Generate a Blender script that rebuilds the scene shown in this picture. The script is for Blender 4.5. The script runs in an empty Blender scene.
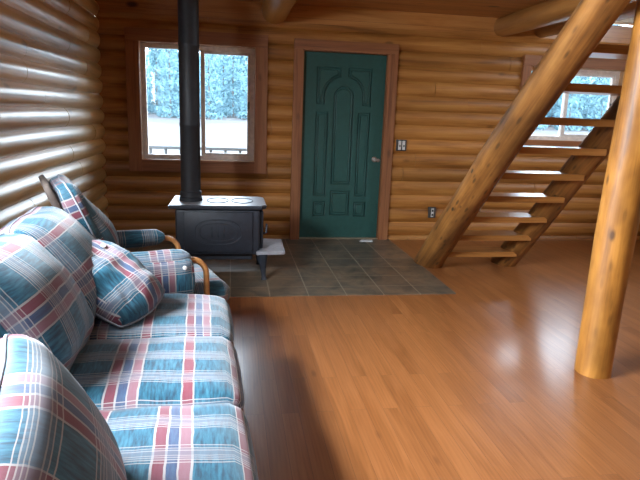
import bpy, bmesh, math, random
from mathutils import Vector, Matrix, noise
random.seed(7)
SC = bpy.context.scene
COL = SC.collection
PI = math.pi

# ------------------------------------------------------------------ nodes
class NT:
    def __init__(s, name):
        s.m = bpy.data.materials.new(name); s.m.use_nodes = True
        s.t = s.m.node_tree; s.t.nodes.clear()
        s.out = s.t.nodes.new('ShaderNodeOutputMaterial')
    def n(s, kind, **kw):
        nd = s.t.nodes.new('ShaderNode' + kind)
        for k, v in kw.items():
            if k.startswith('i_'):
                key = k[2:]
                key = int(key) if key.isdigit() else key.replace('_', ' ')
                if hasattr(v, 'node'): s.t.links.new(v, nd.inputs[key])
                else: nd.inputs[key].default_value = v
            else: setattr(nd, k, v)
        return nd
    def math(s, op, a, b=None, c=None):
        nd = s.t.nodes.new('ShaderNodeMath'); nd.operation = op
        for i, v in enumerate((a, b, c)):
            if v is None: continue
            if hasattr(v, 'node'): s.t.links.new(v, nd.inputs[i])
            else: nd.inputs[i].default_value = v
        return nd.outputs[0]
    def mix(s, fac, a, b, mode='MIX'):
        nd = s.t.nodes.new('ShaderNodeMix'); nd.data_type = 'RGBA'; nd.blend_type = mode
        for i, v in ((0, fac), (6, a), (7, b)):
            if hasattr(v, 'node'): s.t.links.new(v, nd.inputs[i])
            elif i == 0: nd.inputs[0].default_value = v
            else: nd.inputs[i].default_value = (*v, 1)
        return nd.outputs[2]
    def ramp(s, fac, stops, interp='LINEAR'):
        nd = s.t.nodes.new('ShaderNodeValToRGB'); cr = nd.color_ramp; cr.interpolation = interp
        while len(cr.elements) < len(stops): cr.elements.new(0.5)
        for e, (p, c) in zip(cr.elements, stops):
            e.position = p; e.color = (*c, 1) if len(c) == 3 else c
        s.t.links.new(fac, nd.inputs[0]); return nd
    def coord(s, which='Object', scale=(1, 1, 1), loc=(0, 0, 0), rot=(0, 0, 0)):
        tc = s.t.nodes.new('ShaderNodeTexCoord'); mp = s.t.nodes.new('ShaderNodeMapping')
        mp.inputs['Scale'].default_value = scale; mp.inputs['Location'].default_value = loc
        mp.inputs['Rotation'].default_value = rot
        s.t.links.new(tc.outputs[which], mp.inputs[0]); return mp.outputs[0]
    def noise(s, vec, scale=5, detail=4, rough=.55, dist=0):
        nd = s.n('TexNoise', i_Scale=scale, i_Detail=detail, i_Roughness=rough, i_Distortion=dist)
        s.t.links.new(vec, nd.inputs['Vector']); return nd.outputs[0]
    def finish(s, color, rough=.5, metal=0, coat=0, coat_rough=.2, bump=None, bump_s=.2, bump_d=.01, spec=.5, sheen=0):
        b = s.t.nodes.new('ShaderNodeBsdfPrincipled')
        for key, v in (('Base Color', color), ('Roughness', rough)):
            if hasattr(v, 'node'): s.t.links.new(v, b.inputs[key])
            else: b.inputs[key].default_value = (*v, 1) if key == 'Base Color' else v
        b.inputs['Metallic'].default_value = metal
        b.inputs['Coat Weight'].default_value = coat; b.inputs['Coat Roughness'].default_value = coat_rough
        b.inputs['Specular IOR Level'].default_value = spec
        b.inputs['Sheen Weight'].default_value = sheen
        if bump is not None:
            bn = s.t.nodes.new('ShaderNodeBump'); bn.inputs['Strength'].default_value = bump_s
            bn.inputs['Distance'].default_value = bump_d
            s.t.links.new(bump, bn.inputs['Height']); s.t.links.new(bn.outputs[0], b.inputs['Normal'])
        s.t.links.new(b.outputs[0], s.out.inputs[0]); return s.m

def plain(name, col, rough=.5, metal=0, spec=.5, nz=.12, coat=0):
    t = NT(name); f = t.noise(t.coord(), 25, 3)
    c = t.ramp(f, [(.3, [x * (1 - nz) for x in col]), (.7, [min(1, x * (1 + nz)) for x in col])]).outputs[0]
    return t.finish(c, rough, metal, spec=spec, bump=f, bump_s=.05, bump_d=.004, coat=coat)

def wood(name, dark, base, light, axis='X', rough=.35, coat=0., pitch=None, knots=.5, vary=.2, across=13, knot_sc=1., bump=.12, coat_rough=.2, seam=None, knot_r=(.05, .11), flecks=0):
    t = NT(name)
    def sc(a, b): return {'X': (a, b, b), 'Y': (b, a, b), 'Z': (b, b, a)}[axis]
    v1 = t.coord(scale=sc(.9, across)); g1 = t.noise(v1, 1, 5, .6, .6)
    v2 = t.coord(scale=sc(2.5, 90)); g2 = t.noise(v2, 1, 3, .6)
    g = t.math('ADD', t.math('MULTIPLY', g1, .75), t.math('MULTIPLY', g2, .25))
    c = t.ramp(g, [(.30, dark), (.48, base), (.68, light)]).outputs[0]
    big = t.noise(t.coord(scale=sc(.6, 2.2)), 1, 2)
    c = t.mix(1, c, t.ramp(big, [(.3, (1 - vary,) * 3), (.7, (1 + vary * .6,) * 3)]).outputs[0], 'MULTIPLY')
    if pitch:
        sep = t.n('SeparateXYZ', i_0=t.coord())
        cell = t.math('FLOOR', t.math('DIVIDE', t.math('SUBTRACT', sep.outputs[2], pitch[1]), pitch[0]))
        wn = t.n('TexWhiteNoise', noise_dimensions='1D', i_W=cell)
        c = t.mix(1, c, t.ramp(wn.outputs[0], [(0, (.82, .80, .76)), (1, (1.14, 1.14, 1.14))]).outputs[0], 'MULTIPLY')
    if seam:
        sp = t.n('SeparateXYZ', i_0=t.coord())
        fr = t.math('FRACT', t.math('DIVIDE', t.math('ADD', sp.outputs[1], sp.outputs[2]), seam))
        c = t.mix(t.ramp(fr, [(.0, (.8, .8, .8)), (.03, (0, 0, 0))]).outputs[0], c, (.03, .012, .004))
    if flecks:
        vf = t.n('TexVoronoi', i_Scale=1.0, i_Vector=t.coord(scale=sc(5.5, 19)))
        fk = t.ramp(vf.outputs[0], [(.12, (1, 1, 1)), (.26, (0, 0, 0))]).outputs[0]
        c = t.mix(t.math('MULTIPLY', fk, flecks), c, [x * .5 for x in dark])
        bl = t.noise(t.coord(scale=sc(3, 6)), 1, 3, .6)
        c = t.mix(1, c, t.ramp(bl, [(.35, (.68, .64, .6)), (.6, (1.1, 1.1, 1.1))]).outputs[0], 'MULTIPLY')
    if knots:
        vo = t.n('TexVoronoi', i_Scale=1.0, i_Vector=t.coord(scale=sc(1.6 * knot_sc, 3.4 * knot_sc)))
        k = t.ramp(vo.outputs[0], [(knot_r[0], (1, 1, 1)), (knot_r[1], (0, 0, 0))]).outputs[0]
        c = t.mix(t.math('MULTIPLY', k, knots), c, [x * .28 for x in dark])
    return t.finish(c, rough, coat=coat, coat_rough=coat_rough, bump=g, bump_s=bump, bump_d=.006)

def make_floor_mat():
    t = NT('oak_planks')
    v = t.coord(rot=(0, 0, PI / 2))
    br = t.n('TexBrick', offset=.37, offset_frequency=2, i_Vector=v, i_Scale=1.0, i_Mortar_Size=.0011, i_Mortar_Smooth=.3,
             i_Brick_Width=.95, i_Row_Height=.083, i_Bias=0.0, i_Color1=(.0, 0, 0, 1), i_Color2=(1, 1, 1, 1), i_Mortar=(.5, .5, .5, 1))
    sep = t.n('SeparateColor', i_0=br.outputs[0])
    offs = t.n('CombineXYZ', i_0=t.math('MULTIPLY', sep.outputs[0], 7.3), i_1=t.math('MULTIPLY', sep.outputs[0], 3.1))
    va = t.n('VectorMath', operation='ADD', i_0=t.coord(scale=(11, 1.1, 1)), i_1=offs.outputs[0])
    g1 = t.noise(va.outputs[0], 1, 4, .55, 1.2)
    wv = t.n('TexWave', wave_type='BANDS', bands_direction='X', i_Scale=1.6, i_Distortion=9, i_Detail=2, i_Detail_Scale=.8, i_Vector=va.outputs[0])
    fine = t.noise(t.coord(scale=(150, 5, 1)), 1, 2)
    g = t.math('ADD', t.math('MULTIPLY', g1, .72), t.math('ADD', t.math('MULTIPLY', wv.outputs[1], .08), t.math('MULTIPLY', fine, .2)))
    c = t.ramp(g, [(.22, (.17, .058, .014)), (.5, (.285, .104, .031)), (.78, (.37, .148, .050))]).outputs[0]
    c = t.mix(1, c, t.ramp(sep.outputs[0], [(0, (.88, .86, .85)), (1, (1.07, 1.08, 1.08))]).outputs[0], 'MULTIPLY')
    c = t.mix(t.math('MULTIPLY', br.outputs[1], .55), c, (.06, .02, .006))
    vo = t.n('TexVoronoi', i_Scale=1.0, i_Vector=t.coord(scale=(5, 1.7, 1)))
    k = t.ramp(vo.outputs[0], [(.03, (1, 1, 1)), (.09, (0, 0, 0))]).outputs[0]
    c = t.mix(t.math('MULTIPLY', k, .45), c, (.05, .016, .005))
    hb = t.math('SUBTRACT', t.math('MULTIPLY', g, .5), br.outputs[1])
    return t.finish(c, .36, coat=.27, coat_rough=.17, bump=hb, bump_s=.22, bump_d=.003)

def make_tile_mat():
    t = NT('slate_tile')
    v = t.coord(loc=(-3.163 + .305 * 20, 1.83 + .305 * 20, 0))
    br = t.n('TexBrick', offset=0, offset_frequency=1, i_Vector=v, i_Scale=1.0, i_Mortar_Size=.0045, i_Mortar_Smooth=.2,
             i_Brick_Width=.305, i_Row_Height=.305, i_Bias=0.0, i_Color1=(0, 0, 0, 1), i_Color2=(1, 1, 1, 1), i_Mortar=(.5, .5, .5, 1))
    sep = t.n('SeparateColor', i_0=br.outputs[0])
    n1 = t.noise(t.coord(), 5, 6, .65, .8)
    c = t.ramp(n1, [(.3, (.05, .046, .038)), (.47, (.11, .09, .066)), (.6, (.16, .115, .075)), (.75, (.20, .175, .14))]).outputs[0]
    c = t.mix(1, c, t.ramp(sep.outputs[0], [(0, (.75, .8, .85)), (1, (1.2, 1.12, 1.05))]).outputs[0], 'MULTIPLY')
    c = t.mix(br.outputs[1], c, (.26, .215, .155))
    h = t.math('SUBTRACT', t.math('MULTIPLY', n1, .6), br.outputs[1])
    return t.finish(c, .38, bump=h, bump_s=.35, bump_d=.006)

def make_plaid(name, gain=1.0, swap=False, pu=.43, pv=.172):
    t = NT(name)
    tc = t.t.nodes.new('ShaderNodeTexCoord')
    nz = t.n('TexNoise', i_Scale=9.0, i_Detail=2.0, i_Vector=tc.outputs['UV'])
    jit = t.n('VectorMath', operation='SCALE', i_0=nz.outputs['Color']); jit.inputs['Scale'].default_value = .012
    ad = t.n('VectorMath', operation='ADD', i_0=tc.outputs['UV'], i_1=jit.outputs[0])
    sep = t.n('SeparateXYZ', i_0=ad.outputs[0])
    a, b = (1, 0) if swap else (0, 1)
    u = t.math('FRACT', t.math('DIVIDE', sep.outputs[a], pu)); v = t.math('FRACT', t.math('DIVIDE', sep.outputs[b], pv))
    G = lambda c: tuple(min(1, x * gain) for x in c)
    teal = G((.012, .115, .185)); deep = G((.006, .048, .09)); wh = G((.50, .46, .44)); red = G((.24, .035, .055)); vio = G((.085, .085, .20)); gr = G((.20, .22, .27)); pk = G((.34, .14, .17))
    # ikat flecks inside the teal
    st = t.n('VectorMath', operation='MULTIPLY', i_0=ad.outputs[0], i_1=((14, 95, 1) if swap else (95, 14, 1)))
    fl = t.noise(st.outputs[0], 1, 3, .6)
    tealv = t.ramp(fl, [(.34, deep), (.5, teal), (.72, G((.045, .21, .30)))]).outputs[0]
    K = (0, 0, 0); g_ = lambda x: (x, x, x)
    warp = t.ramp(u, [(0, wh), (.014, red), (.085, wh), (.099, vio), (.165, wh), (.179, pk), (.245, wh), (.259, K), (.575, wh), (.589, red), (.665, wh), (.679, K)], 'CONSTANT')
    wmask = t.ramp(u, [(0, g_(.85)), (.099, g_(.6)), (.165, g_(.85)), (.259, K), (.575, g_(.9)), (.679, K)], 'CONSTANT').outputs[0]
    c = t.mix(wmask, tealv, warp.outputs[0])
    weft = t.ramp(v, [(0, gr), (.42, wh), (.438, gr), (.49, wh), (.508, gr), (.55, wh), (.565, gr), (.60, wh), (.615, gr), (.73, wh), (.748, gr), (.79, wh), (.808, gr), (.87, wh), (.89, gr)], 'CONSTANT')
    fmask = t.ramp(v, [(0, K), (.42, g_(.8)), (.438, g_(.1)), (.49, g_(.75)), (.508, g_(.45)), (.55, g_(.7)), (.565, g_(.5)), (.60, g_(.7)), (.615, g_(.6)), (.73, g_(.7)), (.748, g_(.45)), (.79, g_(.75)), (.808, g_(.1)), (.87, g_(.8)), (.89, K)], 'CONSTANT').outputs[0]
    c = t.mix(fmask, c, weft.outputs[0])
    wvn = t.noise(t.n('VectorMath', operation='SCALE', i_0=tc.outputs['UV'], i_Scale=300.0).outputs[0], 1, 2)
    return t.finish(c, .55, bump=wvn, bump_s=.12, bump_d=.002, spec=.35, sheen=.25)

def make_glass(name='window_glass'):
    t = NT(name)
    fr = t.n('Fresnel', i_IOR=1.45)
    g = t.n('BsdfGlossy', i_Roughness=.03, i_Color=(1, 1, 1, 1)); tr = t.n('BsdfTransparent', i_Color=(.96, .98, .98, 1))
    mx = t.n('MixShader', i_0=fr.outputs[0], i_1=tr.outputs[0], i_2=g.outputs[0])
    t.t.links.new(mx.outputs[0], t.out.inputs[0]); return t.m

M = {}
PITCH = .150
M['floor'] = make_floor_mat(); M['tile'] = make_tile_mat()
M['log_wall_x'] = wood('varnished_log_siding_x', (.15, .055, .012), (.345, .138, .029), (.47, .22, .055), 'X', .46, .1, (.159, .048), .55)
M['log_wall_y'] = wood('varnished_log_siding_y', (.27, .13, .033), (.56, .31, .095), (.68, .42, .16), 'Y', .5, .7, (.15, .025), .5, coat_rough=.3)  # paler than the back wall logs: brighter light on this siding put into colour
M['board'] = wood('knotty_pine_board', (.20, .075, .018), (.42, .17, .043), (.54, .25, .075), 'X', .4, .15, None, 1., knot_sc=1.25, across=9, seam=.14, knot_r=(.09, .16))
M['trim_x'] = wood('cedar_trim_x', (.13, .042, .014), (.27, .098, .034), (.36, .15, .055), 'X', .6, 0, None, .5, across=20)
M['trim_z'] = wood('cedar_trim_z', (.13, .042, .014), (.27, .098, .034), (.36, .15, .055), 'Z', .6, 0, None, .5, across=20)
M['jamb'] = wood('pale_jamb', (.25, .13, .06), (.42, .24, .12), (.5, .3, .16), 'Z', .5, 0, None, 0)
M['log_z'] = wood('peeled_log', (.15, .056, .010), (.40, .165, .026), (.53, .25, .05), 'Z', .5, .0, None, .85, vary=.25, across=7, knot_sc=1.7, bump=.25, flecks=.35)
M['log_gold'] = wood('highlight_joist_log', (.15, .056, .010), (.40, .165, .026), (.53, .25, .05), 'Z', .35, .6, None, .85, vary=.25, across=7, knot_sc=1.7, bump=.25)  # lighter tone and glossier coat than the other joists stand in for a highlight
M['log_stair'] = wood('peeled_stair_log', (.07, .026, .006), (.25, .10, .021), (.39, .18, .045), 'Z', .5, .05, None, 1., vary=.5, across=14, knot_sc=2.4, bump=.7, flecks=.75, knot_r=(.07, .13))
M['log_joist'] = wood('peeled_joist_log', (.16, .06, .015), (.33, .14, .035), (.44, .2, .055), 'Z', .35, .3, None, .5, vary=.25, across=7, bump=.25)
M['tread'] = wood('tread_plank', (.17, .062, .015), (.37, .155, .04), (.47, .22, .065), 'X', .3, .4, None, .3, across=20, coat_rough=.15)
M['bent'] = wood('bent_beech', (.26, .10, .03), (.44, .19, .06), (.54, .26, .09), 'X', .35, .3, None, 0)
M['plaid'] = make_plaid('plaid_upholstery', .74); M['plaid_back'] = make_plaid('plaid_upholstery_back', .72, True, .43, .18)
M['plaid_chair'] = make_plaid('plaid_chair_upholstery', .62, True, .42, .19)
M['brown'] = plain('brown_back_cloth', (.075, .055, .045), .8)
M['pipe_white'] = plain('pale_piping', (.24, .25, .28), .7)
M['iron'] = plain('black_cast_iron', (.016, .021, .031), .5, .0, .5, .25)
M['iron_top'] = plain('iron_top_sheen', (.34, .35, .37), .33, .3, .6, .12)  # pale grey puts the window's reflection on the stove top into the colour
M['iron_shelf'] = plain('worn_grey_shelf', (.32, .33, .36), .4, .0, .6, .2)
M['pipe'] = plain('black_stove_pipe', (.010, .012, .016), .55, 0, .5, .25)
M['door'] = plain('green_door_paint', (.020, .078, .068), .42, 0, .45, .1)
M['vinyl'] = plain('white_vinyl', (.80, .72, .66), .5)
M['vinyl2'] = plain('grey_vinyl', (.74, .69, .65), .5)
M['steel'] = plain('satin_steel', (.55, .55, .56), .3, 1)
M['plate_dark'] = plain('dark_box', (.05, .048, .045), .5)
M['plate_white'] = plain('white_device', (.55, .53, .5), .5)
M['paper'] = plain('white_paper', (.72, .74, .76), .8)
M['plaster'] = plain('pale_loft_board', (.62, .57, .46), .8)
M['button'] = plain('white_button', (.7, .7, .7), .4)
M['rail'] = plain('weathered_rail', (.055, .06, .065), .7)
M['deck'] = plain('porch_boards', (.25, .23, .2), .8)
M['brass'] = plain('threshold_metal', (.38, .33, .24), .4, .6)
M['glass'] = make_glass()
def mk():
    t = NT('dry_meadow'); n = t.noise(t.coord(), .5, 6, .7)
    return t.finish(t.ramp(n, [(.3, (.050, .049, .048)), (.5, (.070, .065, .063)), (.7, (.10, .09, .083))]).outputs[0], .9)
M['meadow'] = mk()
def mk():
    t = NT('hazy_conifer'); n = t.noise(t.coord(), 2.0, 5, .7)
    c = t.ramp(n, [(.3, (.17, .28, .32)), (.55, (.20, .33, .37)), (.75, (.23, .37, .41))]).outputs[0]  # pale blue of haze and overexposure put into the foliage colour
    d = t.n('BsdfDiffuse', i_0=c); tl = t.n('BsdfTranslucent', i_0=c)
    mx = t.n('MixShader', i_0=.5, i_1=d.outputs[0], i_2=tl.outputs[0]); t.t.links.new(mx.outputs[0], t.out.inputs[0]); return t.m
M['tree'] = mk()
M['bark'] = plain('grey_bark', (.14, .12, .11), .9)

# ------------------------------------------------------------------ geometry helpers
def obj(name, bm, mat, parent=None, smooth=False, loc=None, rot=None, uv=False, off=(0, 0)):
    me = bpy.data.meshes.new(name)
    bmesh.ops.recalc_face_normals(bm, faces=bm.faces) if not getattr(bm, 'keep', False) else None
    if uv: box_uv(bm, off)
    if smooth is True:
        for f in bm.faces: f.smooth = True
    elif smooth:
        for f in bm.faces: f.smooth = True
        for e in bm.edges:
            if len(e.link_faces) == 2 and e.calc_face_angle(0) > smooth: e.smooth = False
    bm.to_mesh(me); bm.free()
    for m in (mat if isinstance(mat, list) else [mat]): me.materials.append(m)
    o = bpy.data.objects.new(name, me); COL.objects.link(o)
    if loc: o.location = loc
    if rot: o.rotation_euler = rot
    if parent: o.parent = parent
    return o
def box_uv(bm, off=(0, 0)):
    l = bm.loops.layers.uv.active
    if l:
        for f in bm.faces:
            for lp in f.loops: lp[l].uv += Vector(off)
        return
    l = bm.loops.layers.uv.verify()
    bm.normal_update()
    for f in bm.faces:
        n = f.normal; ax = max(range(3), key=lambda i: abs(n[i]))
        for lp in f.loops:
            p = lp.vert.co
            q = ((p.x, p.y) if ax == 2 else (p.x, p.z) if ax == 1 else (p.z, p.y)); lp[l].uv = (q[0] + off[0], q[1] + off[1])
def tag(o, label=None, cat=None, group=None, kind=None):
    if label: o['label'] = label
    if cat: o['category'] = cat
    if group: o['group'] = group
    if kind: o['kind'] = kind
    return o
def thing(name, label, cat, loc=(0, 0, 0), rotz=0, group=None):
    o = bpy.data.objects.new(name, None); COL.objects.link(o); o.empty_display_size = .1
    o.location = loc; o.rotation_euler = (0, 0, rotz); return tag(o, label, cat, group)
def struct(o, label=None): return tag(o, label, None, None, 'structure')
def B(): return bmesh.new()
def box(bm, lo, hi, bev=0, seg=2, mat=None):
    r = bmesh.ops.create_cube(bm, size=1)
    vs = r['verts']
    if mat is None: mat = Matrix()
    c = [(a + b) / 2 for a, b in zip(lo, hi)]; s = [b - a for a, b in zip(lo, hi)]
    for v in vs: v.co = Vector((v.co.x * s[0] + c[0], v.co.y * s[1] + c[1], v.co.z * s[2] + c[2]))
    if bev:
        es = list({e for v in vs for e in v.link_edges})
        g = bmesh.ops.bevel(bm, geom=es, offset=bev, segments=seg, affect='EDGES', profile=.5)
        vs = list({v for f in g['faces'] for v in f.verts} | {v for v in vs if v.is_valid})
    for v in vs: v.co = mat @ v.co
    return bm
def tube(bm, pts, r, closed=False, n=8, caps=True):
    pts = [Vector(p) for p in pts]; N = len(pts); rings = []
    up = None
    for i, p in enumerate(pts):
        a = pts[(i - 1) % N] if (closed or i > 0) else p; b = pts[(i + 1) % N] if (closed or i < N - 1) else p
        t = (b - a).normalized()
        if up is None: up = t.orthogonal().normalized()
        up = (up - t * up.dot(t)); up = up.normalized() if up.length > 1e-6 else t.orthogonal().normalized()
        s = t.cross(up); rr = r[i] if isinstance(r, (list, tuple)) else r
        rings.append([bm.verts.new(p + (up * math.cos(2 * PI * k / n) + s * math.sin(2 * PI * k / n)) * rr) for k in range(n)])
    for i in range(N if closed else N - 1):
        A, C = rings[i], rings[(i + 1) % N]
        for k in range(n): bm.faces.new((A[k], A[(k + 1) % n], C[(k + 1) % n], C[k]))
    if caps and not closed: bm.faces.new(rings[0][::-1]); bm.faces.new(rings[-1])
    return bm
def lathe(bm, prof, n=28, center=(0, 0, 0)):
    rings = []; c = Vector(center)
    for r, z in prof: rings.append([bm.verts.new(c + Vector((r * math.cos(2 * PI * k / n), r * math.sin(2 * PI * k / n), z))) for k in range(n)])
    for a, b in zip(rings, rings[1:]):
        for k in range(n): bm.faces.new((a[k], a[(k + 1) % n], b[(k + 1) % n], b[k]))
    bm.faces.new(rings[0][::-1]); bm.faces.new(rings[-1]); return bm
def cushion(sx, sy, sz, r=.05, puff=.03, seg=14, wr=.008, seed=0, rings=(), belly=0):
    """box cushion with rounded, stuffed faces, centred on its middle"""
    bm = B(); bmesh.ops.create_cube(bm, size=2)
    bmesh.ops.subdivide_edges(bm, edges=bm.edges[:], cuts=seg, use_grid_fill=True)
    rv = []
    for ax, val in rings:
        lv = min({round(v.co[ax], 4) for v in bm.verts}, key=lambda q: abs(q - val)); o1, o2 = [i for i in range(3) if i != ax]
        vs = [v for v in bm.verts if abs(v.co[ax] - lv) < 1e-3 and max(abs(v.co[o1]), abs(v.co[o2])) > .999]
        rv.append(sorted(vs, key=lambda v: math.atan2(v.co[o2], v.co[o1])))
    h = Vector((sx / 2, sy / 2, sz / 2)); inn = Vector((max(h.x - r, .001), max(h.y - r, .001), max(h.z - r, .001)))
    ul = bm.loops.layers.uv.verify(); bm.normal_update()
    for f in bm.faces:   # cloth runs over the edges without a break
        ax = max(range(3), key=lambda i: abs(f.normal[i]))
        for lp in f.loops:
            q = lp.vert.co; x, y, z = q.x * h.x, q.y * h.y, q.z * h.z
            if ax == 2: lp[ul].uv = (x, y)
            elif ax == 0: lp[ul].uv = (math.copysign(h.x + h.z - z, q.x), y)
            else: lp[ul].uv = (x, math.copysign(h.y + h.z - z, q.y))
    for v in bm.verts:
        q = v.co.copy(); p = Vector((q.x * h.x, q.y * h.y, q.z * h.z))
        c = Vector([max(-inn[i], min(inn[i], p[i])) for i in range(3)])
        d = p - c
        if d.length > 1e-6: p = c + d.normalized() * min(r, max(abs(d.x), abs(d.y), abs(d.z)) if True else 0)
        kx, ky, kz = (1 - q.x ** 4), (1 - q.y ** 4), (1 - q.z ** 2)
        p.z += (1 if q.z > 0 else -1) * abs(q.z) ** 3 * puff * (1 - q.x ** 2) ** .6 * (1 - q.y ** 2) ** .6 if abs(q.x) < 1 and abs(q.y) < 1 else 0
        p.x += q.x * belly * kz * ky; p.y += q.y * belly * kz * kx
        n1 = noise.noise(p * 6 + Vector((seed * 7.1, 0, 0))); n2 = noise.noise(Vector((p.x * 14, p.y * 5, p.z * 12)) + Vector((0, seed * 3.3, 0)))
        p += Vector((.4 * q.x, .4 * q.y, q.z)) * (n1 * wr + n2 * wr * .6)
        v.co = p
    if rings: return bm, rv
    return bm
def piping(rv, parent, r=.0045):
    bm = B()
    for ring in rv: tube(bm, ring, r, True, 6)
    return obj('piping', bm, M['pipe_white'], parent, True)
def rrect(sx, sy, r, n=6):
    pts = []
    for cx, cy, a0 in ((1, 1, 0), (-1, 1, 90), (-1, -1, 180), (1, -1, 270)):
        for k in range(n + 1):
            a = math.radians(a0 + 90 * k / n); pts.append((cx * (sx / 2 - r) + r * math.cos(a), cy * (sy / 2 - r) + r * math.sin(a)))
    return pts
def log(name, p0, p1, r0, r1, mat, parent=None, seed=0, n=28, lumps=.06, bend=.015, round0=False):
    p0, p1 = Vector(p0), Vector(p1); L = (p1 - p0).length; bm = B(); rings = []; S = max(12, int(L / .07))
    for i in range(S + 1):
        f = i / S; z = f * L; rr = r0 + (r1 - r0) * f
        if round0:
            e = min(1, z / (r0 * .5)); rr *= math.sqrt(max(.05, 1 - (1 - e) ** 2 * .8))
        ox = bend * math.sin(f * 5 + seed); oy = bend * math.cos(f * 4 + seed * 2)
        ring = []
        for k in range(n):
            a = 2 * PI * k / n; d = Vector((math.cos(a), math.sin(a), 0))
            w = 1 + lumps * noise.noise(Vector((d.x * 1.2, d.y * 1.2, z * 1.6 + seed * 5))) + lumps * .35 * noise.noise(Vector((d.x * 4, d.y * 4, z * 5 + seed)))
            ring.append(bm.verts.new(Vector((ox, oy, z)) + d * rr * w))
        rings.append(ring)
    for a, b in zip(rings, rings[1:]):
        for k in range(n): bm.faces.new((a[k], a[(k + 1) % n], b[(k + 1) % n], b[k]))
    bm.faces.new(rings[0][::-1]); bm.faces.new(rings[-1])
    o = obj(name, bm, mat, parent, smooth=.8)
    o.matrix_local = Matrix.Translation(p0) @ (p1 - p0).to_track_quat('Z', 'Y').to_matrix().to_4x4()
    return o

# ------------------------------------------------------------------ the shell
XR, YR, ZT = 6.9, -8.5, 5.3
def log_wall(name, mat, O, U, N, length, z0, z1, holes, bulge=.042, seed=1, joint=1.9, pitch=PITCH, zo=.025):
    """log siding: round-faced courses butted end to end over a solid wall; holes = (u0,u1,z0,z1)"""
    rnd = random.Random(seed); bm = B(); O, U, N = Vector(O), Vector(U), Vector(N); Z = Vector((0, 0, 1))
    R = (bulge ** 2 + (pitch / 2) ** 2) / (2 * bulge)
    def off(z, zc): return math.sqrt(max(0, R * R - (z - zc) ** 2)) - (R - bulge)
    def quad(u0, u1, za, zb, oa, ob):
        f = bm.faces.new([bm.verts.new(O + U * u + Z * z + N * o) for u, z, o in ((u0, za, oa), (u1, za, oa), (u1, zb, ob), (u0, zb, ob))]); f.smooth = True; return f
    def spans(za, zb, a, b):
        out = [(a, b)]; zm = (za + zb) / 2
        for h in holes:
            if h[2] < zm < h[3]:
                nx = []
                for s, e in out:
                    if e <= h[0] or s >= h[1]: nx.append((s, e)); continue
                    if s < h[0]: nx.append((s, h[0]))
                    if e > h[1]: nx.append((h[1], e))
                out = nx
        return out
    k = int(math.floor((z0 - zo) / pitch))
    while k * pitch + zo < z1 - 1e-6:
        a, b = max(z0, k * pitch + zo), min(z1, (k + 1) * pitch + zo); zc = (k + .5) * pitch + zo
        cuts = sorted({a, b} | {a + (b - a) * j / 10 for j in range(11)} | {h[i] for h in holes for i in (2, 3) if a < h[i] < b})
        joints = [0]; u = rnd.uniform(.5, joint)
        while u < length - .3: joints.append(u); u += rnd.uniform(joint * .7, joint * 1.9)
        joints.append(length)
        for j0, j1 in zip(joints, joints[1:]):
            e0 = j0 + (.002 if j0 else 0); e1 = j1 - (.002 if j1 < length else 0); do = rnd.uniform(-.004, .004)
            for za, zb in zip(cuts, cuts[1:]):
                for s, e in spans(za, zb, e0, e1): quad(s, e, za, zb, off(za, zc) + do, off(zb, zc) + do)
            # butt ends
            for ue in (e0, e1):
                if ue in (0, length) or any(h[2] < zc < h[3] and h[0] < ue < h[1] for h in holes): continue
                bm.faces.new([bm.verts.new(O + U * ue + Z * z + N * (off(z, zc) + do)) for z in cuts] + [bm.verts.new(O + U * ue + Z * z - N * .02) for z in (b, a)])
        k += 1
    zs = sorted({z0, z1} | {h[i] for h in holes for i in (2, 3)})
    for za, zb in zip(zs, zs[1:]):
        for s, e in spans(za, zb, 0, length):
            quad(s, e, za, zb, -.008, -.008); quad(s, e, za, zb, -.17, -.17)
    bmesh.ops.remove_doubles(bm, verts=bm.verts[:], dist=1e-5)
    bm.normal_update()
    for f in bm.faces:
        pass
    for e in bm.edges:
        if len(e.link_faces) == 2 and e.calc_face_angle(0) > .75: e.smooth = False
    me = bpy.data.meshes.new(name); bm.to_mesh(me); bm.free(); me.materials.append(mat)
    o = bpy.data.objects.new(name, me); COL.objects.link(o); return struct(o)

TW = (5.0, 6.8, 2.6, 3.75)  # unseen right wall opening, added and placed to brighten the left wall
LW = (-5.5 - YR, -3.6 - YR, 1.45, 2.1)
W1 = (.41, 1.59, .87, 2.06); D1 = (2.09, 3.04, 0, 2.07); W2 = (4.70, 5.90, 1.20, 2.03)
log_wall('wall_back', M['log_wall_x'], (0, 0, 0), (1, 0, 0), (0, -1, 0), XR, 0, 2.33, [W1, D1, W2], seed=3, pitch=.159, zo=.048, bulge=.033)
log_wall('wall_left', M['log_wall_y'], (0, YR, 0), (0, 1, 0), (1, 0, 0), -YR, 0, ZT, [LW], seed=5, bulge=.038, joint=1.5)
log_wall('wall_right', M['log_wall_y'], (XR, YR, 0), (0, 1, 0), (-1, 0, 0), -YR, 0, ZT, [TW], seed=8)
RW = [(.5, 1.5, 3.5, 4.5)]  # unseen rear wall opening, added for low fill light
log_wall('wall_rear', M['log_wall_x'], (0, YR, 0), (1, 0, 0), (0, 1, 0), XR, 0, ZT, RW, seed=11)
bm = B(); box(bm, (0, -.005, 2.33), (XR, .14, 2.52)); struct(obj('trim_1', bm, M['board']), 'knotty pine header board over the back wall logs')
bm = B(); box(bm, (0, .0, 2.56), (XR, .14, ZT)); struct(obj('wall_loft', bm, M['plaster']))
bm = B(); box(bm, (0, YR - .15, -.12), (XR, .02, 0)); struct(obj('floor', bm, M['floor']))
bm = B(); box(bm, (.03, -2.06, 0), (3.163, -.005, .006)); struct(obj('floor_tiles', bm, M['tile']), 'slate tile hearth and entry floor')
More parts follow.
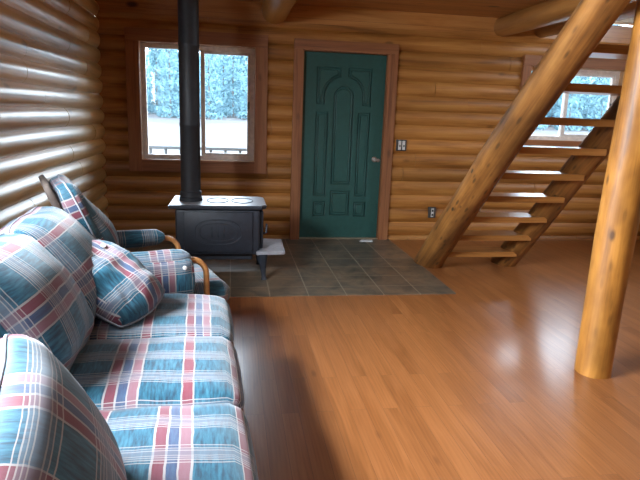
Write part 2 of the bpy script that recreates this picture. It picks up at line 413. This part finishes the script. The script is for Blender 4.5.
# loft deck = the boarded ceiling over the far half of the room, open over the stairs
bm = B()
box(bm, (0, -3.6, 2.515), (2.92, -.0, 2.56)); box(bm, (2.92, -1.25, 2.515), (4.33, -.0, 2.56))
struct(obj('ceiling', bm, M['board']), 'knotty pine boards under the loft')
bm = B(); box(bm, (-.15, YR - .15, ZT), (XR + .15, .15, ZT + .1)); struct(obj('ceiling_roof', bm, M['plaster']))

def log_thing(name, label, p0, p1, r0, r1, mat, **k):
    o = log(name, p0, p1, r0, r1, mat, **k); return tag(o, label, 'log beam')
log_thing('ceiling_joist_log', 'round log joist end poking from the back wall between window and door', (1.785, .05, 2.442), (1.785, -3.45, 2.45), .14, .145, M['log_gold'], seed=2, bend=.004)
log_thing('ceiling_joist_log', 'thick log joist over the stairs, left one of the stair pair', (4.33, .05, 2.425), (4.33, -4.52, 2.43), .108, .118, M['log_joist'], seed=4, bend=.004)
log_thing('ceiling_joist_log', 'log joist half hidden behind the stair log, right one of the stair pair', (4.80, .05, 2.425), (4.80, -4.52, 2.43), .095, .105, M['log_joist'], seed=6, bend=.004)
struct(log('beam_landing', (2.75, -4.62, 2.43), (XR, -4.62, 2.43), .12, .12, M['log_joist'], seed=19, bend=.004))
struct(log('beam_header', (0, -3.56, 2.44), (3.56, -3.56, 2.44), .12, .12, M['log_joist'], seed=9, bend=.004))

# windows -------------------------------------------------------------
def window(n, u0, u1, z0, z1, split, depth=.065, label=None):
    root = struct(bpy.data.objects.new('window_%d' % n, None), label); COL.objects.link(root)
    root.location = (u0, 0, z0); w, h = u1 - u0, z1 - z0
    y0, y1 = depth, depth + .05
    bm = B(); t = .048
    for lo, hi in (((0, y0, 0), (w, y1, t)), ((0, y0, h - t), (w, y1, h)), ((0, y0, t), (t, y1, h - t)), ((w - t, y0, t), (w, y1, h - t))): box(bm, lo, hi, .004)
    obj('window_frame', bm, M['vinyl'], root)
    bm = B(); sx = split * w
    box(bm, (sx - .022, y0 - .006, t), (sx + .022, y1, h - t), .004); obj('meeting_stile', bm, M['vinyl2'], root)
    bm = B(); s = .03
    for lo, hi in (((sx + .022, y0 + .01, t), (w - t, y1 - .008, t + s)), ((sx + .022, y0 + .01, h - t - s), (w - t, y1 - .008, h - t)), ((w - t - s, y0 + .01, t + s), (w - t, y1 - .008, h - t - s))): box(bm, lo, hi, .003)
    sash = obj('sliding_sash', bm, M['vinyl2'], root)
    bm = B(); box(bm, (w - t - .02, y0 + .0, h * .5 - .04), (w - t - .008, y0 + .012, h * .5 + .04), .003); obj('sash_latch', bm, M['plate_dark'], sash)
    bm = B(); box(bm, (t - .004, y0 + .03, t - .004), (sx, y0 + .034, h - t + .004)); obj('window_pane', bm, M['glass'], root)
    bm = B(); box(bm, (sx, y0 + .022, t - .004), (w - t + .004, y0 + .026, h - t + .004)); obj('window_pane', bm, M['glass'], root)
    # wooden reveal boards round the opening
    bm = B(); j = .012
    for lo, hi in (((-.002, -.055, -j), (w + .002, .165, .004)), ((-.002, -.055, h - .004), (w + .002, .165, h + j)), ((-j, -.055, -j), (.003, .165, h + j)), ((w - .003, -.055, -j), (w + j, .165, h + j))): box(bm, lo, hi)
    obj('window_reveal', bm, M['jamb'], root)
    return root
window(1, *W1, .535, label='sliding window behind the stovepipe'); window(2, *W2, .46, label='sliding window behind the stairs')
def casing(k, u0, u1, z0, z1, tw, sides=.12, y=-.05, bottom=True, label=None, top_over=.0):
    root = struct(bpy.data.objects.new('trim_%d' % k, None), label); COL.objects.link(root)
    t0 = -.066
    bm = B(); box(bm, (u0 - sides - top_over, t0, z1), (u1 + sides + top_over, .0, z1 + tw), .003); obj('head_casing', bm, M['trim_x'], root)
    for a, b in ((u0 - sides, u0), (u1, u1 + sides)):
        bm = B(); box(bm, (a, t0 + .004, z0 - (tw if bottom else 0)), (b, .0, z1), .003); obj('side_casing', bm, M['trim_z'], root)
    if bottom:
        bm = B(); box(bm, (u0, t0 + .004, z0 - tw), (u1, .0, z0), .003); obj('bottom_casing', bm, M['trim_x'], root)
casing(2, *W1, .125, .13, label='red brown cedar casing round the window behind the stove')
casing(3, D1[0], D1[1], .0, D1[3], .1, .095, bottom=False, label='red brown cedar casing round the green door')
casing(4, *W2, .11, .1, label='dark cedar casing round the window behind the stairs')

# door ------------------------------------------------------------------
def poly_solid(name, loops, depth, bev, mat, parent, y):
    """flat shape (first loop outline, the rest holes) in the X-Z plane with bevelled edges, facing -Y"""
    cu = bpy.data.curves.new(name, 'CURVE'); cu.dimensions = '2D'; cu.fill_mode = 'BOTH'; cu.extrude = depth / 2; cu.bevel_depth = bev; cu.bevel_resolution = 2
    for lp in loops:
        sp = cu.splines.new('POLY'); sp.points.add(len(lp) - 1); sp.use_cyclic_u = True
        for q, (a, b) in zip(sp.points, lp): q.co = (a, b, 0, 1)
    tmp = bpy.data.objects.new('tmp', cu); COL.objects.link(tmp)
    me = bpy.data.meshes.new_from_object(tmp.evaluated_get(bpy.context.evaluated_depsgraph_get()))
    bpy.data.objects.remove(tmp); bpy.data.curves.remove(cu)
    me.name = name; me.transform(Matrix.Translation((0, y, 0)) @ Matrix.Rotation(PI / 2, 4, 'X'))
    me.materials.clear(); me.materials.append(mat)
    o = bpy.data.objects.new(name, me); COL.objects.link(o); o.parent = parent; return o
def inset(lp, d):
    n = len(lp); out = []
    A = sum(lp[i][0] * lp[(i + 1) % n][1] - lp[(i + 1) % n][0] * lp[i][1] for i in range(n))
    if A < 0: lp = lp[::-1]
    for i in range(n):
        p, q, r = Vector(lp[i - 1]), Vector(lp[i]), Vector(lp[(i + 1) % n])
        a = (q - p).normalized(); b = (r - q).normalized(); na = Vector((-a.y, a.x)); nb = Vector((-b.y, b.x))
        m = (na + nb).normalized(); c = max(.4, m.dot(na)); out.append(tuple(q + m * d / c))
    return out
door = struct(bpy.data.objects.new('door_1', None), 'dark green panelled entry door'); COL.objects.link(door)
dx0, dx1, dz0, dz1 = 2.105, 3.025, .015, 2.056
cxm = (dx0 + dx1) / 2
def arc(cx, cz, r, a0, a1, n=10): return [(cx + r * math.cos(math.radians(a0 + (a1 - a0) * k / n)), cz + r * math.sin(math.radians(a0 + (a1 - a0) * k / n))) for k in range(n + 1)]
ra = .118; ro = .205; zc = 1.60
P_ = []
P_.append([(cxm - ra, .625), (cxm + ra, .625)] + arc(cxm, zc, ra, 0, 180, 14))
xl, xr = cxm - .312, cxm + .312
def mirror(lp): return [(2 * cxm - a, b) for a, b in lp]
tl = [(xl, 1.50), (cxm - ro, 1.50)] + arc(cxm, zc, ro, 180, 99, 10) + [(cxm - .033, 1.915), (xl, 1.915)]
P_ += [tl, mirror(tl)]
sl = [(xl, .49), (xl + .15, .49), (xl + .15, 1.44), (xl, 1.44)]; P_ += [sl, mirror(sl)]
bl = [(xl, .258), (xl + .15, .258), (xl + .15, .438), (xl, .438)]; P_ += [bl, mirror(bl)]
P_.append([(cxm - .118, .27), (cxm + .118, .27), (cxm + .118, .565), (cxm - .118, .565)])
yd = .02
bm = B(); box(bm, (dx0, yd + .030, dz0), (dx1, yd + .060, dz1)); slab = obj('door_slab', bm, M['door'], door)
poly_solid('door_face', [[(dx0 + .004, dz0 + .004), (dx1 - .004, dz0 + .004), (dx1 - .004, dz1 - .004), (dx0 + .004, dz1 - .004)]] + [inset(p, .002) for p in P_], .026, .0035, M['door'], door, yd + .017)
for p in P_:
    f = poly_solid('door_panel', [inset(p, .021), inset(p, .030)], .020, .004, M['door'], door, yd + .021)
    f2 = poly_solid('raised_field', [inset(p, .044)], .024, .005, M['door'], f, yd + .018)
bm = B(); lathe(bm, [(.031, 0), (.031, .008), (.026, .013), (.017, .014), (.017, .022)], 24)
lk = obj('deadbolt', bm, M['steel'], door, .6, loc=(2.945, yd - .002, .925), rot=(PI / 2, 0, 0))
bm = B(); box(bm, (-.004, -.014, .022), (.004, .014, .034), .002); obj('thumb_turn', bm, M['steel'], lk)
bm = B(); lathe(bm, [(.02, 0), (.02, .006), (.008, .01)], 20); obj('latch_plate', bm, M['steel'], door, .6, loc=(2.992, yd - .002, .915), rot=(PI / 2, 0, 0))
for z in (.3, 1.05, 1.8):
    bm = B(); tube(bm, [(dx0 - .004, yd - .006, z - .05), (dx0 - .004, yd - .006, z + .05)], .007); obj('hinge', bm, M['steel'], door, .6)
bm = B()
for lo, hi in (((D1[0] - .002, -.05, 0), (dx0 - .002, .16, D1[3])), ((dx1 + .002, -.05, 0), (D1[1] + .002, .16, D1[3])), ((D1[0], -.05, dz1 + .003), (D1[1], .16, D1[3] + .004))): box(bm, lo, hi)
obj('door_jamb', bm, M['trim_z'], door)
bm = B(); box(bm, (dx0, -.03, .006), (dx1, .13, .018), .003); obj('threshold', bm, M['brass'], door)

# ------------------------------------------------------------------ wall plates, paper
def device(name, label, cat, x, z, w, h, n):
    r = thing(name, label, cat, (x, -.044, z))
    bm = B(); box(bm, (-w / 2, -.012, -h / 2), (w / 2, .03, h / 2), .004); obj('wall_box', bm, M['plate_dark'], r)
    for k in range(n):
        cx = (k - (n - 1) / 2) * .046
        bm = B(); box(bm, (cx - .016, -.022, -.05), (cx + .016, -.01, .05), .003); d = obj('yoke', bm, M['plate_white'], r)
        if cat == 'switch':
            bm = B(); box(bm, (cx - .006, -.034, -.016), (cx + .006, -.02, .006), .002); obj('toggle', bm, M['plate_dark'], d)
        else:
            for zz in (-.024, .024):
                bm = B(); box(bm, (cx - .011, -.026, zz - .013), (cx + .011, -.02, zz + .013), .003); obj('socket_face', bm, M['plate_dark'], d)
device('light_switch', 'uncovered double light switch on the log wall beside the green door', 'switch', 3.235, 1.095, .115, .125, 2)
device('power_outlet', 'uncovered power outlet low on the log wall left of the stairs', 'outlet', 3.66, .33, .085, .125, 1)
bm = B(); v = [bm.verts.new(q) for q in ((2.78, -.16, .0075), (2.93, -.185, .0075), (2.95, -.09, .0075), (2.83, -.075, .0075))]
f = bm.faces.new(v); bmesh.ops.extrude_face_region(bm, geom=[f])
for q in bm.verts[-4:]: q.co.z += .004
tag(obj('folded_paper', bm, M['paper']), 'small folded white paper on the tiles at the foot of the green door', 'paper')

# ------------------------------------------------------------------ log post, stairs
tag(log('log_post', (3.41, -3.5, 0), (3.45, -3.52, 2.33), .098, .104, M['log_z'], seed=12, bend=.008, lumps=.07), 'upright peeled golden log post standing on the plank floor at right', 'post')
st = thing('log_staircase', 'open log staircase with two round log stringers and plank treads', 'staircase', (3.65, -1.1, 0))
lo_ = st.location
def rel(p): return tuple(Vector(p) - Vector(lo_))
def stringer(p0, p1, r0, r1, seed):
    o = log('stringer', rel(p0), rel(p1), r0, r1, M['log_stair'], st, seed=seed, bend=.012, lumps=.08)
    # cut flat on the floor: flatten whatever lies below it
    mw = o.matrix_local; inv = mw.inverted(); d = (Vector(p1) - Vector(p0)).normalized()
    for v in o.data.vertices:
        w = mw @ v.co
        if w.z < 0: w = w + d * (-w.z / d.z); v.co = inv @ w
    return o
sL = ((3.265, -.97, -.09), (3.159, -3.97, 2.40)); sR = ((4.05, -.985, -.08), (4.05, -3.68, 2.52))
stringer(*sL, .136, .094, 21); stringer(*sR, .113, .098, 33)
for k in range(9):
    z = .19 + .207 * k; y = -1.10 - (z - .03) / .958 - .135
    bm = B(); box(bm, (3.25 + (.10 if k > 4 else 0) - .004 * k, y, z - .05), (4.03, y + .235, z), .004)
    o = obj('tread', bm, M['tread'], st); o.location = (-lo_[0], -lo_[1], 0)

# ------------------------------------------------------------------ stove
sv = thing('wood_stove', 'black cast iron wood stove with grey ash shelf on the slate tiles under the window', 'stove', (1.245, -1.33, .006))
X0, X1, Y0, Y1 = -.36, .335, -.25, .25
bm = B(); box(bm, (X0, Y0, .205), (X1, Y1, .60), .028, 3); obj('firebox', bm, M['iron'], sv, .5)
bm = B(); box(bm, (X0 + .07, Y0 - .012, .235), (X1 - .06, Y0 + .004, .575), .012, 2); sp = obj('side_panel', bm, M['iron'], sv, .5)
bm = B()
for a, b in ((.19, .105), (.15, .075)):
    tube(bm, [((X0 + X1) / 2 + a * (abs(math.cos(t)) ** .8) * (1 if math.cos(t) > 0 else -1), Y0 - .013, .405 + b * (abs(math.sin(t)) ** .8) * (1 if math.sin(t) > 0 else -1)) for t in [2 * PI * k / 40 for k in range(40)]], .0045, True, 6)
for q in (-.05, 0, .05): tube(bm, [((X0 + X1) / 2 + q, Y0 - .013, .36), ((X0 + X1) / 2 + q, Y0 - .013, .45)], .004)
obj('panel_relief', bm, M['iron'], sp, True)
bm = B(); pts = [(X0 - .05, Y0 - .03), (X1 + .005, Y0 - .03), (X1 + .055, Y0 + .035), (X1 + .055, Y1 - .035), (X1 + .005, Y1 + .03), (X0 - .05, Y1 + .03)]
vs = [bm.verts.new((a, b, .60)) for a, b in pts]; f = bm.faces.new(vs); g = bmesh.ops.extrude_face_region(bm, geom=[f])
for v in g['geom']:
    if isinstance(v, bmesh.types.BMVert): v.co.z += .032
bmesh.ops.bevel(bm, geom=bm.edges[:], offset=.007, segments=2, affect='EDGES'); top = obj('top_plate', bm, [M['iron'], M['iron_top']], sv, .5)
for p in top.data.polygons: p.material_index = 1 if p.normal.z > .9 else 0
for cx in (-.02, .19):
    bm = B(); tube(bm, [(cx + .09 * math.cos(t), .0 + .14 * math.sin(t), .633) for t in [2 * PI * k / 32 for k in range(32)]], .005, True, 6); obj('cook_ring', bm, M['iron'], top, True)
bm = B(); box(bm, (X1 - .005, Y0 + .05, .25), (X1 + .03, Y1 - .05, .575), .012); dr = obj('stove_door', bm, M['iron'], sv, .5)
bm = B(); tube(bm, [(X1 + .03, Y0 + .09, .38), (X1 + .06, Y0 + .09, .38), (X1 + .06, Y0 + .09, .46)], .009); obj('door_handle', bm, M['iron'], dr, True)
bm = B(); pts = [(X1 - .03, Y0 - .055), (X1 + .215, Y0 - .02), (X1 + .225, Y1 - .04), (X1 - .03, Y1 + .0)]
vs = [bm.verts.new((a, b, .215)) for a, b in pts]; f = bm.faces.new(vs); g = bmesh.ops.extrude_face_region(bm, geom=[f])
for v in g['geom']:
    if isinstance(v, bmesh.types.BMVert): v.co.z += .03
bmesh.ops.bevel(bm, geom=bm.edges[:], offset=.006, segments=2, affect='EDGES'); tag(obj('ash_shelf', bm, M['iron_shelf'], sv, .5), 'grey ash shelf')
def sleg(cx, cy, sy):
    bm = B(); rings = []
    for z, w, ox in ((.222, .046, 0), (.19, .04, .0), (.12, .027, .006), (.05, .019, .012), (.02, .019, .016), (.0, .026, .018)):
        rings.append([bm.verts.new((cx + ox + a * w, cy + sy * ox + b * w, z)) for a, b in ((-1, -.55), (-.55, -1), (.55, -1), (1, -.55), (1, .55), (.55, 1), (-.55, 1), (-1, .55))])
    for a, b in zip(rings, rings[1:]):
        for k in range(8): bm.faces.new((a[k], a[(k + 1) % 8], b[(k + 1) % 8], b[k]))
    bm.faces.new(rings[0]); bm.faces.new(rings[-1][::-1]); return bm
for cx, cy, sy in ((X1 + .02, Y0 - .01, -1), (X1 + .0, Y1 - .04, 1), (X0 + .06, Y0 + .05, -1), (X0 + .06, Y1 - .05, 1)): obj('leg', sleg(cx, cy, sy), M['iron'], sv, .6)
bm = B(); box(bm, (X0 + .1, Y0 + .06, .15), (X1 - .06, Y1 - .06, .21), .01); obj('ash_pan', bm, M['iron'], sv)
PX, PY = .998, -1.33
sp = thing('stovepipe', 'black stovepipe rising from the back of the stove in front of the window', 'stovepipe', (PX, PY, .639))
bm = B(); lathe(bm, [(.098, 0), (.098, .028), (.09, .034), (.09, .075), (.082, .082)], 32); obj('flue_collar', bm, M['pipe'], sp, .6)
bm = B(); lathe(bm, [(.083, .07), (.083, .62), (.0855, .625), (.0855, .65), (.083, .655), (.083, 1.25), (.0855, 1.255), (.0855, 1.28), (.083, 1.285), (.083, 1.874)], 32); obj('pipe_section', bm, M['pipe'], sp, .6)
bm = B(); lathe(bm, [(.16, 1.86), (.16, 1.874)], 32); obj('ceiling_collar', bm, M['pipe'], sp, .6)

# ------------------------------------------------------------------ sofa
so = thing('sofa', 'long blue and red plaid sofa along the left log wall with loose cushions', 'sofa', (.752, -4.22, 0), .055)
bm = B(); box(bm, (-.62, -.91, .06), (.545, .88, .29), .03, 3); bmesh.ops.subdivide_edges(bm, edges=bm.edges[:], cuts=1); obj('base', bm, M['plaid'], so, .6, uv=True)
bm = cushion(.24, 1.80, .66, .07, .0, 16, .006, 3); bb = obj('backrest', bm, M['plaid_back'], so, True, loc=(-.51, -.01, .44), rot=(0, -.12, 0), uv=True)
for y in (-.8, .8):
    for x in (-.55, .45):
        bm = B(); box(bm, (x - .025, y - .025, 0), (x + .025, y + .025, .07), .004); obj('leg', bm, M['bent'], so)
for i, yc in enumerate((.575, .0, -.575)):
    bm, rv = cushion(.915, .575, .165, .05, .030, 17, .007, i + 1, ((2, .45), (2, -.45)), .012)
    rv = [[v.co.copy() for v in q] for q in rv]
    c = obj('seat_cushion', bm, M['plaid'], so, True, loc=(.155, yc, .375), uv=True, off=(.17 + .25 * i, .07 * i)); c.rotation_euler = (0, .02, 0)
    piping(rv, c)
for i, (px, py, pz, tilt, yaw, sh) in enumerate(((-.185, .585, .665, -.60, .02, .52), (-.185, .0, .665, -.58, -.04, .52), (.10, -.95, .595, -.38, .08, .46))):
    bm, rv = cushion(.27, .60, sh, .09 if i < 2 else .055, .0, 18, .014, i + 11, ((0, .55), (0, -.55)), .035 if i < 2 else .02)
    for v in bm.verts:  # stuffed front and back
        q = max(0, 1 - (v.co.y / .30) ** 2) * max(0, 1 - (v.co.z / .28) ** 2); v.co.x += (.055 if v.co.x > 0 else -.03) * q
    rv = [[v.co.copy() for v in q] for q in rv]
    c = obj('back_cushion', bm, M['plaid'] if i < 2 else M['plaid_back'], so, True, loc=(px, py, pz), rot=(.2 if i == 2 else 0, tilt, yaw), uv=True, off=(.06 * i, .21 * i))
    piping(rv, c)

def squircle(x, y, sx, sy):
    x = max(-1, min(1, x)); y = max(-1, min(1, y))
    return x * math.sqrt(1 - .27 * y * y) * sx / 2, y * math.sqrt(1 - .27 * x * x) * sy / 2
def pillow_bm(sx, sy, th, seed):
    bm = B(); bmesh.ops.create_grid(bm, x_segments=26, y_segments=26, size=1)
    bot = bmesh.ops.duplicate(bm, geom=bm.faces[:])
    bv = {v for v in bot['geom'] if isinstance(v, bmesh.types.BMVert)}
    for v in bm.verts:
        x, y = v.co.x, v.co.y; s = -1 if v in bv else 1
        e = max(0, (1 - abs(x) ** 2.6)) ** .55 * max(0, (1 - abs(y) ** 2.6)) ** .55
        px, py = squircle(x, y, sx, sy)
        w = noise.noise(Vector((x * 2.2, y * 1.5, seed))) * .030 + noise.noise(Vector((x * 4, y * 7, seed + 3))) * .016
        v.co = Vector((px, py, s * (th / 2 * e) + w * e * (1 if s > 0 else .5)))
    bmesh.ops.remove_doubles(bm, verts=bm.verts[:], dist=.0006)
    return bm
def pillow(name, label, sx, sy, th, loc, rot, seed):
    p = tag(obj(name, pillow_bm(sx, sy, th, seed), M['plaid_back'], None, True, loc, rot, uv=True), label, 'pillow')
    bm = B(); pts = []
    for k in range(64):
        q = k % 16 / 8 - 1
        a, b = ((1, q), (-q, 1), (-1, -q), (q, -1))[k // 16]; pts.append((*squircle(a, b, sx, sy), 0))
    tube(bm, pts, .005, True, 6); obj('piping', bm, M['pipe_white'], p, True)
    bm = B(); lathe(bm, [(.012, 0), (.012, .004), (.006, .006)], 14); obj('button', bm, M['button'], p, .6, loc=(-sx * .27, sy * .2, th * .40))
    return p
tp = pillow('throw_pillow', 'plump plaid throw pillow leaning on the far seat of the sofa', .46, .36, .20, (0, 0, 0), (0, 0, 0), 2.0)
ax = Vector((.36, -.14, -.25)).normalized(); ay = Vector((.08, .9, -.02)); az = ax.cross(ay).normalized(); ay = az.cross(ax)
fm = Matrix((ax, ay, az)).transposed().to_4x4() @ Matrix.Rotation(math.radians(28), 4, 'X'); fm.translation = (.80, -3.69, .63); tp.matrix_world = fm

# ------------------------------------------------------------------ glider armchair
ch = thing('glider_armchair', 'plaid armchair with bentwood arms between the sofa and the wood stove', 'armchair', (.74, -3.04, 0), math.radians(20))
bm = cushion(.60, .50, .14, .05, .02, 12, .005, 31, belly=.01); obj('seat_cushion', bm, M['plaid_chair'], ch, True, loc=(.25, 0, .36), uv=True)
bm, rv = cushion(.13, .50, .68, .055, .0, 16, .008, 33, ((0, .3),), .02)
for v in bm.verts:
    q = max(0, 1 - (v.co.y / .25) ** 2)
    v.co.x += (.035 * q * math.cos(v.co.z * 11) + .02 * q) if v.co.x > 0 else 0
    if v.co.z > .22: v.co.y *= 1 - .10 * (v.co.z - .22) / .12
rv = [[v.co.copy() for v in q] for q in rv]
bk = obj('back_cushion', bm, M['plaid_chair'], ch, True, loc=(-.17, 0, .70), rot=(0, -.40, 0), uv=True)
piping(rv, bk, .005)
bm = cushion(.04, .50, .69, .02, 0, 10, .002, 5); obj('back_panel', bm, M['brown'], ch, True, loc=(-.24, 0, .70), rot=(0, -.40, 0), uv=True)
for s in (1, -1):
    y = .285 * s
    arm = [(-.16, y, .60), (.0, y, .60), (.18, y, .60), (.30, y, .602)] + [(.30 + .09 * math.sin(a), y, .512 + .09 * math.cos(a)) for a in [PI / 2 * k / 6 for k in range(1, 7)]] + [(.392, y, .40), (.385, y, .24), (.34, y, .11), (.2, y, .09), (-.1, y, .09), (-.2, y, .12), (-.2, y, .35), (-.16, y, .60)]
    bm = B(); tube(bm, arm, .017, False, 8); ar = obj('bentwood_arm', bm, M['bent'], ch, True)
    bm = cushion(.42, .095, .085, .035, .012, 10, .004, 40 + s, belly=.008); pd = obj('arm_pad', bm, M['plaid_chair'] if s > 0 else M['plaid'], ch, True, loc=(.085, y, .612), uv=True)
    if s < 0:   # padded side pocket hanging from the near arm
        bm = cushion(.41, .055, .21, .026, 0, 12, .008, 47, belly=.012); pk_ = obj('side_pocket', bm, M['plaid'], pd, True, loc=(.01, -.045, -.095), rot=(-.10, 0, 0), uv=True)
        bm = B(); lathe(bm, [(.011, 0), (.011, .004), (.005, .006)], 14); obj('button', bm, M['button'], pk_, .6, loc=(.155, -.038, .06), rot=(PI / 2, 0, 0))
for y in (-.22, .22):
    bm = B(); box(bm, (-.18, y - .02, .0), (.40, y + .02, .05), .008); obj('base_runner', bm, M['bent'], ch)
    bm = B(); box(bm, (-.02, y - .018, .045), (.03, y + .018, .30), .006); obj('base_post', bm, M['bent'], ch)
    bm = B(); box(bm, (.22, y - .018, .045), (.27, y + .018, .30), .006); obj('base_post', bm, M['bent'], ch)
bm = B(); box(bm, (-.08, -.285, .255), (.50, .285, .295), .01); obj('seat_frame', bm, M['bent'], ch)

# ------------------------------------------------------------------ outdoors
def gz(Y): return -.45 + max(0, Y - 4) * .0475
bm = B(); bmesh.ops.create_grid(bm, x_segments=40, y_segments=30, size=1)
for v in bm.verts:
    Y = 40.16 + v.co.y * 40; v.co = Vector((15 + v.co.x * 75, Y, gz(Y) + (.25 * noise.noise(Vector((v.co.x * 6, v.co.y * 6, 0))) if Y > 6 else 0)))
tag(obj('meadow', bm, M['meadow'], smooth=True), 'dry pale meadow outside the windows', None, None, 'structure')
bm = B(); box(bm, (-1.5, .18, -.2), (8.5, 2.0, 0)); struct(obj('porch_deck', bm, M['deck']))
rl = thing('porch_railing', 'white porch railing outside the window behind the stovepipe', 'railing', (2, 1.9, -.0))
bm = B(); box(bm, (-3.4, -.045, .86), (4.6, .045, .90), .005); obj('top_rail', bm, M['rail'], rl)
bm = B(); box(bm, (-3.4, -.03, .12), (4.6, .03, .16), .005); obj('bottom_rail', bm, M['rail'], rl)
for k in range(5):
    bm = B(); x = -3.25 + k * 2; box(bm, (x - .045, -.045, 0), (x + .045, .045, .98), .005); obj('railing_post', bm, M['rail'], rl)
bm0 = B(); box(bm0, (-.018, -.018, .16), (.018, .018, .86)); bal = obj('baluster', bm0, M['rail'], rl); bal.location = (-3.2, 0, 0)
for k in range(1, 38):
    c = bal.copy(); COL.objects.link(c); c.parent = rl; c.location = (-3.2 + k * .205, 0, 0)
def conifer_mesh(seed):
    rnd = random.Random(seed); bm = B()
    for i in range(2000):
        f = rnd.random() ** 1.3; z = .05 + f * .93; r = ((1 - f) ** .85 * .20 + .008) * rnd.uniform(.45, 1.08) * (.8 + .2 * math.sin(f * 60))
        a = rnd.uniform(0, 2 * PI); c = Vector((r * math.cos(a), r * math.sin(a), z)); q = rnd.uniform(.012, .026)
        bm.faces.new([bm.verts.new(c + Vector((rnd.gauss(0, 1), rnd.gauss(0, 1), rnd.gauss(0, .7))) * q) for k in range(3)])
    return bm
protos = []
for s in range(3):
    t = thing('conifer_tree', 'tall pale blue green conifer in the tree line beyond the meadow', 'tree', (0, 0, 0), 0, 'conifers beyond the meadow')
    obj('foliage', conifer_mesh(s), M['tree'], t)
    bm = B(); lathe(bm, [(.014, 0), (.012, .2), (.004, .9)], 8); obj('trunk', bm, M['bark'], t); protos.append(t)
spots = []
for row, yy in enumerate((33, 36, 39, 42)):
    x = -13 + row * 1.1
    while x < 45:
        if x < 7 or x > 20: spots.append((x, yy + random.uniform(-.3, .3), random.uniform(7.6, 9.0) + row * .5))
        x += random.uniform(2.5, 2.8)
for i, (x, y, h) in enumerate(spots):
    if i < 3: r = protos[i]; 
    else:
        p = protos[i % 3]; r = p.copy(); COL.objects.link(r)
        for c0 in list(p.children): c = c0.copy(); COL.objects.link(c); c.parent = r
    r.location = (x, y, gz(y) - .3); r.rotation_euler = (0, 0, random.uniform(0, 6)); r.scale = (h * .56, h * .56, h)

bm = B(); bmesh.ops.create_grid(bm, x_segments=120, y_segments=10, size=1)
for v in bm.verts:
    f = (v.co.y + 1) / 2; x = 15 + v.co.x * 75
    v.co = Vector((x, 46 + f * 25, 1.2 + f * 7.6 + (.5 + f) * noise.noise(Vector((x * .35, f * 4, 3))) * 1.3))
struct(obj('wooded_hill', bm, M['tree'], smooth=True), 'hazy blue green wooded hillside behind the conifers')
# ------------------------------------------------------------------ light
w = bpy.data.worlds.new('overcast'); SC.world = w; w.use_nodes = True; nt = w.node_tree
bg = nt.nodes['Background']; tc = nt.nodes.new('ShaderNodeTexCoord'); sx = nt.nodes.new('ShaderNodeSeparateXYZ'); cr = nt.nodes.new('ShaderNodeValToRGB')
nt.links.new(tc.outputs['Generated'], sx.inputs[0]); nt.links.new(sx.outputs[2], cr.inputs[0]); nt.links.new(cr.outputs[0], bg.inputs[0])
cr.color_ramp.elements[0].color = (.80, .90, 1, 1); cr.color_ramp.elements[1].color = (.62, .78, 1, 1)
bg.inputs[1].default_value = 16.0
def window_light(name, loc, rot, sx, sy, power, col):
    l = bpy.data.lights.new(name, 'AREA'); l.shape = 'RECTANGLE'; l.size = sx; l.size_y = sy; l.energy = power; l.color = col
    o = bpy.data.objects.new(name, l); COL.objects.link(o); o.location = loc; o.rotation_euler = rot; return o
def portal(name, loc, rot, sx, sy):
    o = window_light(name, loc, rot, sx, sy, 1, (1, 1, 1)); o.data.cycles.is_portal = True
DAY = (.86, .93, 1.0)
window_light('daylight_left', (-.50, YR + (LW[0] + LW[1]) / 2, (LW[2] + LW[3]) / 2 + .32), (0, -PI / 2 + .6, 0), LW[3] - LW[2] + .25, LW[1] - LW[0] + .3, 760, DAY)
for u0, u1, z0, z1 in RW: portal('window_portal', ((u0 + u1) / 2, YR - .16, (z0 + z1) / 2), (PI / 2, 0, 0), u1 - u0, z1 - z0)
portal('window_portal', (XR + .16, YR + (TW[0] + TW[1]) / 2, (TW[2] + TW[3]) / 2), (0, PI / 2, 0), TW[3] - TW[2], TW[1] - TW[0])
for W in (W1, W2): portal('window_portal', ((W[0] + W[1]) / 2, .2, (W[2] + W[3]) / 2), (-PI / 2, 0, 0), W[1] - W[0], W[3] - W[2])

# ------------------------------------------------------------------ camera
f, yaw, pitch, roll, cx, D, H = 557.3074, .1622, .2191, .0367, 1.3389, 6.1978, 1.3866
cy, sy, cp, sp_ = math.cos(yaw), math.sin(yaw), math.cos(pitch), math.sin(pitch)
fwd = Vector((sy * cp, cy * cp, -sp_)); right = Vector((cy, -sy, 0)); up = right.cross(fwd)
r2 = right * math.cos(roll) + up * math.sin(roll); u2 = -right * math.sin(roll) + up * math.cos(roll)
cd = bpy.data.cameras.new('camera'); cd.sensor_width = 36; cd.lens = f * 36 / 640; cd.clip_start = .05; cd.clip_end = 500
cam = bpy.data.objects.new('camera', cd); COL.objects.link(cam)
m = Matrix((r2, u2, -fwd)).transposed().to_4x4(); m.translation = (cx, -D, H); cam.matrix_world = m
SC.camera = cam
vs_ = SC.view_settings; vs_.view_transform = 'Standard'; vs_.look = 'None'; vs_.gamma = 1; vs_.use_curve_mapping = False; vs_.exposure = 0.1
SC.cycles.use_denoising = True; SC.cycles.max_bounces = 10; SC.cycles.diffuse_bounces = 6; SC.cycles.sample_clamp_indirect = 6
